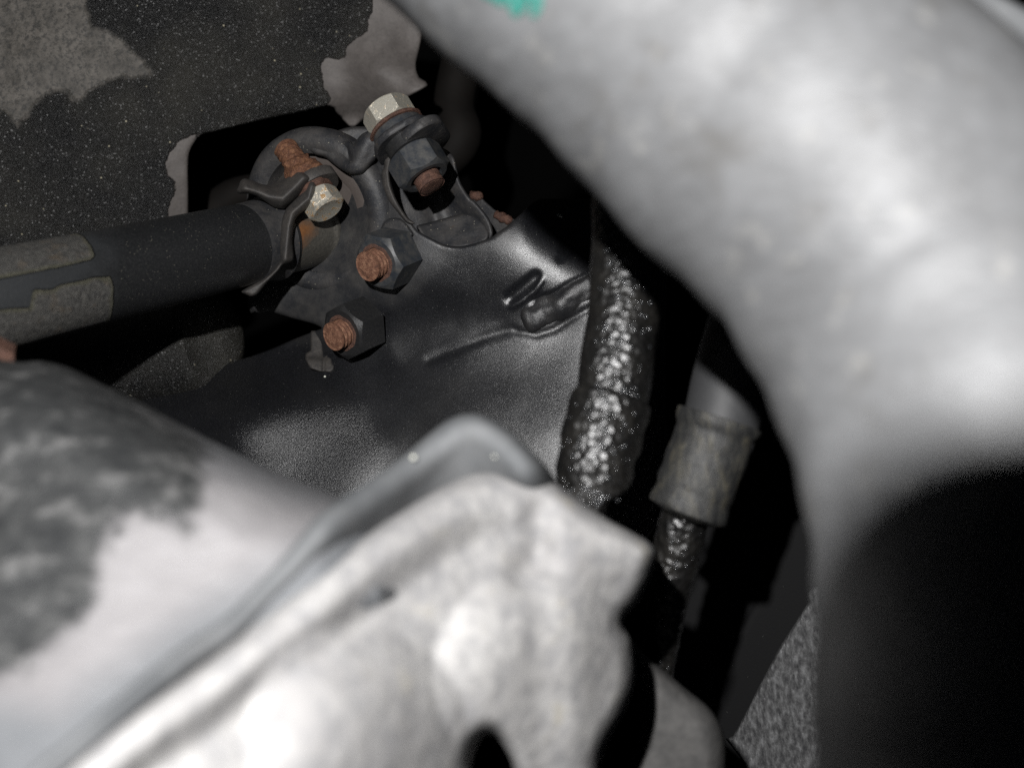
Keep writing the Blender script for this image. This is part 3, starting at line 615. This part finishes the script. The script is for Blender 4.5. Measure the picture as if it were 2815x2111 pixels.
def beads(name, cen, rad, n, parent, rr=(.16, .42)):
    C = catmull([np.append(p, q) for p, q in zip(cen, rad)], .5, closed=False); V, fs = [], []
    ring = 8
    for _ in range(n):
        i = rng.integers(1, len(C) - 1); p, R = C[i, :3], C[i, 3]; T = C[i + 1, :3] - C[i - 1, :3]; T /= np.linalg.norm(T)
        u = np.cross(T, [0, 1, 0]); u /= np.linalg.norm(u); v = np.cross(T, u)
        if v[1] > 0: v = -v
        th = math.pi / 2 + rng.normal(.12, .45)
        nrm = math.cos(th) * u + math.sin(th) * v; b = rng.uniform(*rr) ; c0 = p + nrm * (R - .05)
        t1 = T; t2 = np.cross(nrm, t1); k0 = len(V)
        for e in range(1, 4):
            ph = e / 3 * math.pi / 2
            for j in range(ring):
                q = 2 * math.pi * j / ring; V.append(c0 + b * (math.cos(ph - 0) * 0 + math.cos(math.pi / 2 - ph) * (math.cos(q) * t1 + math.sin(q) * t2) * 1.0 + math.sin(math.pi / 2 - ph) * nrm * .7))
        V.append(c0 + b * .7 * nrm); top = len(V) - 1
        for j in range(ring):
            k = (j + 1) % ring; fs.append([top, k0 + j, k0 + k])
            for e in range(2): fs.append([k0 + e * ring + j, k0 + (e + 1) * ring + j, k0 + (e + 1) * ring + k, k0 + e * ring + k])
    o = mk(name, V, fs, MAT['beads'], parent); o['kind'] = 'stuff'; return o
beads('oil_glint_beads', c[1:], r[1:], 260, gh, (.12, .30)); beads('oil_glint_beads', c2, r2, 200, gh, (.12, .28))

sh = empty('fitting_hose', P(1930, 1300, 185), 'smooth black hose entering a mossy grey crimped sleeve, right of the oily hose', 'hose')
c, r = pathpx([(1650, 520), (1625, 640), (1598, 740), (1575, 830), (1560, 905), (1545, 960)], [190, 189, 188, 186, 185, 185], [150, 155, 160, 163, 164, 160])
tube('hose_body', c, r, MAT['rubber'], sh, seg=96, step=.8)
c, r = pathpx([(1557, 897), (1551, 915), (1540, 950), (1518, 1010), (1497, 1070), (1484, 1106), (1478, 1122)], [184, 184, 184, 184, 184, 184, 184], [194, 186, 172, 170, 172, 174, 160])
tube('crimp_sleeve', c, r, MAT['moss'], sh, seg=96, step=.6, round_end=(.7, 1.6), disp=lambda s, th, p: .26 * np.array([mn.fractal(Vector((s * .3, math.cos(t) * 1.3, math.sin(t) * 1.3)), 1, 2, 3) for t in th]) - .45 * math.exp(-((s - 3.2) / .8) ** 2) - .3 * math.exp(-((s - 14.0) / .7) ** 2))
c, r = pathpx([(1485, 1090), (1466, 1170), (1450, 1250), (1434, 1350), (1420, 1460)], [186, 187, 188, 190, 192], [100, 104, 98, 80, 66])
tube('lower_pipe', c, r, MAT['grease'], sh, seg=64, step=.7, disp=lambda s, th, p: .2 * np.array([mn.noise(Vector((s * .7, math.cos(t) * 2, math.sin(t) * 2))) for t in th]))
beads('oil_glint_beads', c, r, 80, sh, (.1, .24))

# ================================================================== dark panel, speckled casting, lower lug
o = relief('back_panel', D((1380, 900), (1800, 860), (1860, 1300), (1860, 1720), (1380, 1720)), lambda x, y: 285 - (x - 2000) * .02 + 1.5 * ridge(x, y, D((1540, 1335), (1590, 1350), (1620, 1300)), 14, 2), MAT['plastic'], thick=3, rim=(10, 1), step=14, smooth=False)
props(o, 'dim matt black plastic panel with a small dent, behind the sleeve hose', 'panel')
o = relief('speckled_bracket', Z6((1465, 1437), (1500, 1425), (1560, 1320), (1640, 1160), (1740, 970), (1830, 830), (1885, 745), (1880, 700), (1900, 675), (1960, 650), (2150, 640), (2150, 1750), (1650, 1750), (1560, 1560)),
           lambda x, y: 232 + (x - 2100) * -.035 + (y - 1900) * .012, MAT['speck'], thick=6, rim=(9, 2), step=10, smooth=False, noise=[(.2, .4)])
props(o, 'speckled grey cast bracket with sloping edge, partly behind the large hose', 'bracket')
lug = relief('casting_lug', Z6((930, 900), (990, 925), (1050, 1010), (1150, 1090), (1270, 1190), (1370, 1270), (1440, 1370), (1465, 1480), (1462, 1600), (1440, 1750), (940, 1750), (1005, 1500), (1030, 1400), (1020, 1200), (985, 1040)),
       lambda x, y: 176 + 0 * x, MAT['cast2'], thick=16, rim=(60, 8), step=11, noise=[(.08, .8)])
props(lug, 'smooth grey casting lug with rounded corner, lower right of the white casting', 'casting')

# ================================================================== pale pipe, arm, white casting (near, out of focus)
pp = [(-130, 770), (0, 778), (40, 783), (90, 781), (145, 794), (210, 825), (300, 868), (400, 922), (500, 973), (600, 1020), (700, 1060), (760, 1085), (840, 1160), (900, 1300), (700, 1500), (500, 1750), (-130, 1780)]
o = relief('pale_pipe', D(*pp), lambda x, y: 118 - (y / 1.2726 - 1100) * .035, MAT['pipe'], thick=30, rim=(225, 25), step=17, noise=[(.04, 1.2)],
           masks={'coating': [D((-200, 760), (150, 750), (330, 880), (440, 965), (440, 1010), (425, 1070), (400, 1140), (330, 1100), (300, 1085), (255, 1110), (225, 1150), (205, 1200), (190, 1290), (110, 1370), (40, 1440), (-200, 1500))],
                  'shade_grey': [D((-200, 1500), (120, 1530), (350, 1360), (560, 1240), (700, 1160), (760, 1060), (950, 1300), (400, 1800), (-200, 1800)), D((300, 860), (420, 900), (740, 1060), (760, 1090), (600, 1060), (420, 980))]})
props(o, 'broad pale pipe with dark flaked coating on its upper end, lower left', 'pipe')
zarm = tps([(x * 1.2726, y * 1.2726, z) for x, y, z in [(1010, 950, 138), (1150, 1050, 136), (800, 1100, 126), (600, 1280, 112), (400, 1450, 101), (100, 1700, 88), (0, 1780, 84), (1150, 1200, 168), (1000, 1250, 172), (900, 1350, 164), (700, 1480, 150), (830, 1290, 140), (760, 1350, 136), (640, 1440, 130), (400, 1659, 118), (1200, 1180, 168)]])
arm = empty('rubber_arm', P(1280, 1200, 140), 'dark grey rounded rubber arm between the pale pipe and the white casting', 'arm')
relief('arm_body', D((725, 1085), (760, 1062), (800, 1035), (870, 985), (930, 935), (970, 906), (1010, 894), (1050, 900), (1100, 930), (1150, 975), (1190, 1020), (1225, 1090), (1240, 1250), (900, 1500), (500, 1750), (0, 1780), (40, 1690), (140, 1600), (260, 1500), (370, 1410), (470, 1340), (540, 1270), (620, 1185), (680, 1120)),
       zarm, MAT['arm'], arm, thick=18, rim=(80, 11), step=13, noise=[(.05, 1.0)])
for x, y, r_ in ((722, 1130, .42), (893, 988, .3), (1070, 985, .3)): blob('pale_glint', x * 1.2726, y * 1.2726, float(zarm(np.array([x * 1.2726]), np.array([y * 1.2726]))[0]) + (9 if x < 800 else (2.0 if x < 1000 else .3)), r_, r_, r_, MAT['fleck_glint'], arm)  # pale blobs put out-of-focus glints into the colour

ca = [(90, 1720), (139, 1659), (249, 1561), (398, 1461), (497, 1391), (597, 1312), (696, 1232), (796, 1153), (895, 1088), (950, 1055), (995, 1033), (1044, 1019), (1094, 1016), (1150, 1024), (1195, 1040), (1237, 1072), (1305, 1118), (1369, 1153), (1404, 1175), (1416, 1200), (1403, 1246), (1378, 1297),
      (1350, 1330), (1346, 1353), (1365, 1391), (1369, 1472), (1348, 1536), (1305, 1613), (1270, 1720), (1150, 1740), (1118, 1680), (1102, 1634), (1074, 1590), (1046, 1584), (1026, 1612), (1014, 1659), (1000, 1740)]
zcast = tps([(x * 1.2726, y * 1.2726, z) for x, y, z in [(139, 1659, 88), (398, 1461, 98), (696, 1232, 112), (995, 1033, 132), (1150, 1030, 138), (1400, 1180, 141), (1370, 1300, 143), (1350, 1450, 144), (1300, 1613, 140), (400, 1700, 90), (700, 1450, 105), (900, 1300, 117), (1000, 1500, 120), (1150, 1250, 129)]])
FL = np.array([(20, 1760), (139, 1659), (249, 1561), (398, 1461), (597, 1312), (796, 1153), (895, 1088), (995, 1033), (1094, 1016), (1180, 1034), (1260, 1090), (1369, 1153), (1420, 1180)], float)
def sstep(a, b, v): t = np.clip((v - a) / (b - a), 0, 1); return t * t * (3 - 2 * t)
def zc2(x, y):
    z = zcast(x, y); X, Y = x / 1.2726, y / 1.2726; q = np.stack([X, Y], 1)
    z = z + 4.4 * sstep(56, 150, dist(q, FL, False)) * (1 - .7 * sstep(1150, 1260, X))                # raised flange along the edge
    z -= 5.0 * np.clip(1 - ((X - 1160) ** 2 + (Y - 1455) ** 2) / 225 ** 2, 0, 1) ** .95                # two bosses
    z -= 5.0 * np.clip(1 - ((X - 770) ** 2 + (Y - 1590) ** 2) / 240 ** 2, 0, 1) ** .95
    z += 2.0 * np.exp(-(dist(q, [(1168, 1110), (1165, 1180), (1130, 1250)], False) / 34) ** 2)
    return z
o = relief('white_casting', D(*ca), zc2, MAT['cast'], thick=25, rim=(46, 8), step=11, noise=[(.05, .3), (.25, .16)], back_inset=18)
props(o, 'pale aluminium casting with raised rib, square lug and round bosses, bottom centre', 'casting')
o = lathe('rusty_bolt_head', P(-12, 1000, 165), (.3, -.8, -.4), [(-4, 2.2), (-3.8, 3), (0, 3), (.4, 2.2)], MAT['rust_dark'], seg=6)
props(o, 'small rusty bolt head at the left edge above the pale pipe', 'bolt')

# ================================================================== large dusty hose
edge = [(760, -75, 130), (900, 62, 127), (1000, 150, 125), (1100, 232, 123), (1200, 327, 121), (1300, 436, 119), (1400, 540, 117), (1480, 612, 115), (1560, 690, 112), (1615, 775, 110), (1660, 860, 108), (1700, 960, 105), (1735, 1080, 102), (1756, 1180, 100), (1767, 1290, 98), (1768, 1450, 97), (1764, 1659, 96), (1760, 1850, 95)]
RH = 19.6; E = np.array(edge, float); tt = np.gradient(E[:, :2], axis=0); tt /= np.linalg.norm(tt, axis=1)[:, None]; nn_ = np.stack([tt[:, 1], -tt[:, 0]], 1)
hw = 2372 * RH / np.sqrt(E[:, 2] ** 2 - RH ** 2); Cc = E[:, :2] + nn_ * hw[:, None]
bh = empty('large_hose', P(2500, 600, 115), 'large dusty grey rubber hose curving down the right side, with teal paint marks', 'hose')
HP = [P(x * 1.2726, y * 1.2726, z) for (x, y), z in zip(Cc, E[:, 2])]
hose = tube('hose_body', HP[::1], [RH] * len(HP), MAT['hose'], bh, seg=128, step=1.6, disp=lambda s, th, p: .18 * np.sin(s * .55 + 2 * np.sin(th)) + .25 * np.array([mn.noise(Vector((s * .05, math.cos(t), math.sin(t)))) for t in th]))
from mathutils.bvhtree import BVHTree
bv = BVHTree.FromPolygons([v.co + worldloc(bh) for v in hose.data.vertices], [list(p.vertices) for p in hose.data.polygons])
def on_hose(x, y):
    d = Vector(P(x, y, 1.0)).normalized(); h = bv.ray_cast(Vector((0, 0, H)), d)
    return None if h[0] is None else (h[0], h[1])
def stroke(pts, wpx, name='paint_mark'):
    q = catmull([np.array(p) * 1.2726 for p in pts], 6, closed=False); L, Rr = [], []
    T = np.gradient(q, axis=0); T /= np.linalg.norm(T, axis=1)[:, None]; V, fs = [], []; m = 5
    for i, (p, t) in enumerate(zip(q, T)):
        e = wpx * (math.sin(math.pi * min(1, (i + 1) / len(q) * 1.0)) ** .35 if i > len(q) * .5 else 1) + rng.normal(0, 1.2)
        for k in range(m):
            s = (k / (m - 1) * 2 - 1) * e; h = on_hose(p[0] - t[1] * s, p[1] + t[0] * s)
            c0 = h[0] - Vector((0, 0, H)) + Vector((0, -1, 0)) * (.00012 + .00025 * (1 - abs(k / (m - 1) * 2 - 1))); V.append(np.array(c0) * 1000)
    for i in range(len(q) - 1):
        for k in range(m - 1): fs.append([i * m + k, i * m + k + 1, (i + 1) * m + k + 1, (i + 1) * m + k])
    mk(name, V, fs, MAT['teal'], bh)
stroke([(1045, -18), (1075, -2), (1090, 14)], 15); stroke([(1090, -20), (1108, 12), (1116, 40)], 14); stroke([(1135, -20), (1132, 5), (1124, 32)], 12); stroke([(1160, -18), (1160, 10), (1150, 40)], 15); stroke([(1060, -14), (1110, -4), (1160, -8)], 12)

# ================================================================== unseen stand-in for the lens barrel, shaped to block the flash from the hose
def hood():
    hx, hz, r, cx, cz = 24.5, 29.3, 7.0, 9.5, .8; loop = []
    for (sx, sz, a0) in ((1, 1, 0), (-1, 1, 90), (-1, -1, 180), (1, -1, 270)):
        for k in range(9):
            t = math.radians(a0 + k * 90 / 8); loop.append((cx + sx * (hx - r) + r * math.cos(t), cz + sz * (hz - r) + r * math.sin(t)))
    n = len(loop); V = []
    for y, f in ((-40, 1.0), (4.2, 1.0), (5, .985), (5, .965), (4.2, .95), (-40, .95)):
        V += [(cx + (x - cx) * f, y, cz + (z - cz) * f) for x, z in loop]
    fs = [[k * n + j, k * n + (j + 1) % n, (k + 1) % 6 * n + (j + 1) % n, (k + 1) % 6 * n + j] for k in range(6) for j in range(n)]
    o = mk('flash_blocker', V, fs, MAT['plastic'], sharp=40)
    props(o, 'hollow black stand-in for the lens barrel, added outside the picture to block the flash', 'light blocker')
hood()

# ================================================================== dim things in the gaps
o = tube('glint_pipe', [P(2540, -60, 118), P(2640, -12, 118), P(2760, 45, 119), P(2900, 130, 120)], [1.6, 1.6, 1.6, 1.6], MAT['arm'], seg=40, step=1.5)  # pale pipe put in for an unknown bright glint; brightness is in its colour
props(o, 'pale pipe standing in for a glint, top right corner beyond the large hose', 'pipe')
o = tube('brown_pipe', [P(1330, -40, 330), P(1250, 260, 325), P(1262, 380, 322), P(1190, 470, 325), P(1120, 600, 330)], [7, 6, 6.5, 6, 6], MAT['dim'], seg=32, step=2)
props(o, 'dim brown pipe in the dark gap right of the pinch bolt', 'pipe')
o = tube('dark_strut', [P(540, 640, 320), P(640, 540, 325), P(760, 520, 330)], [6, 5, 5], MAT['dim'], seg=32, step=2)
props(o, 'dim brown strut in the dark cut-out above the black tube', 'strut')
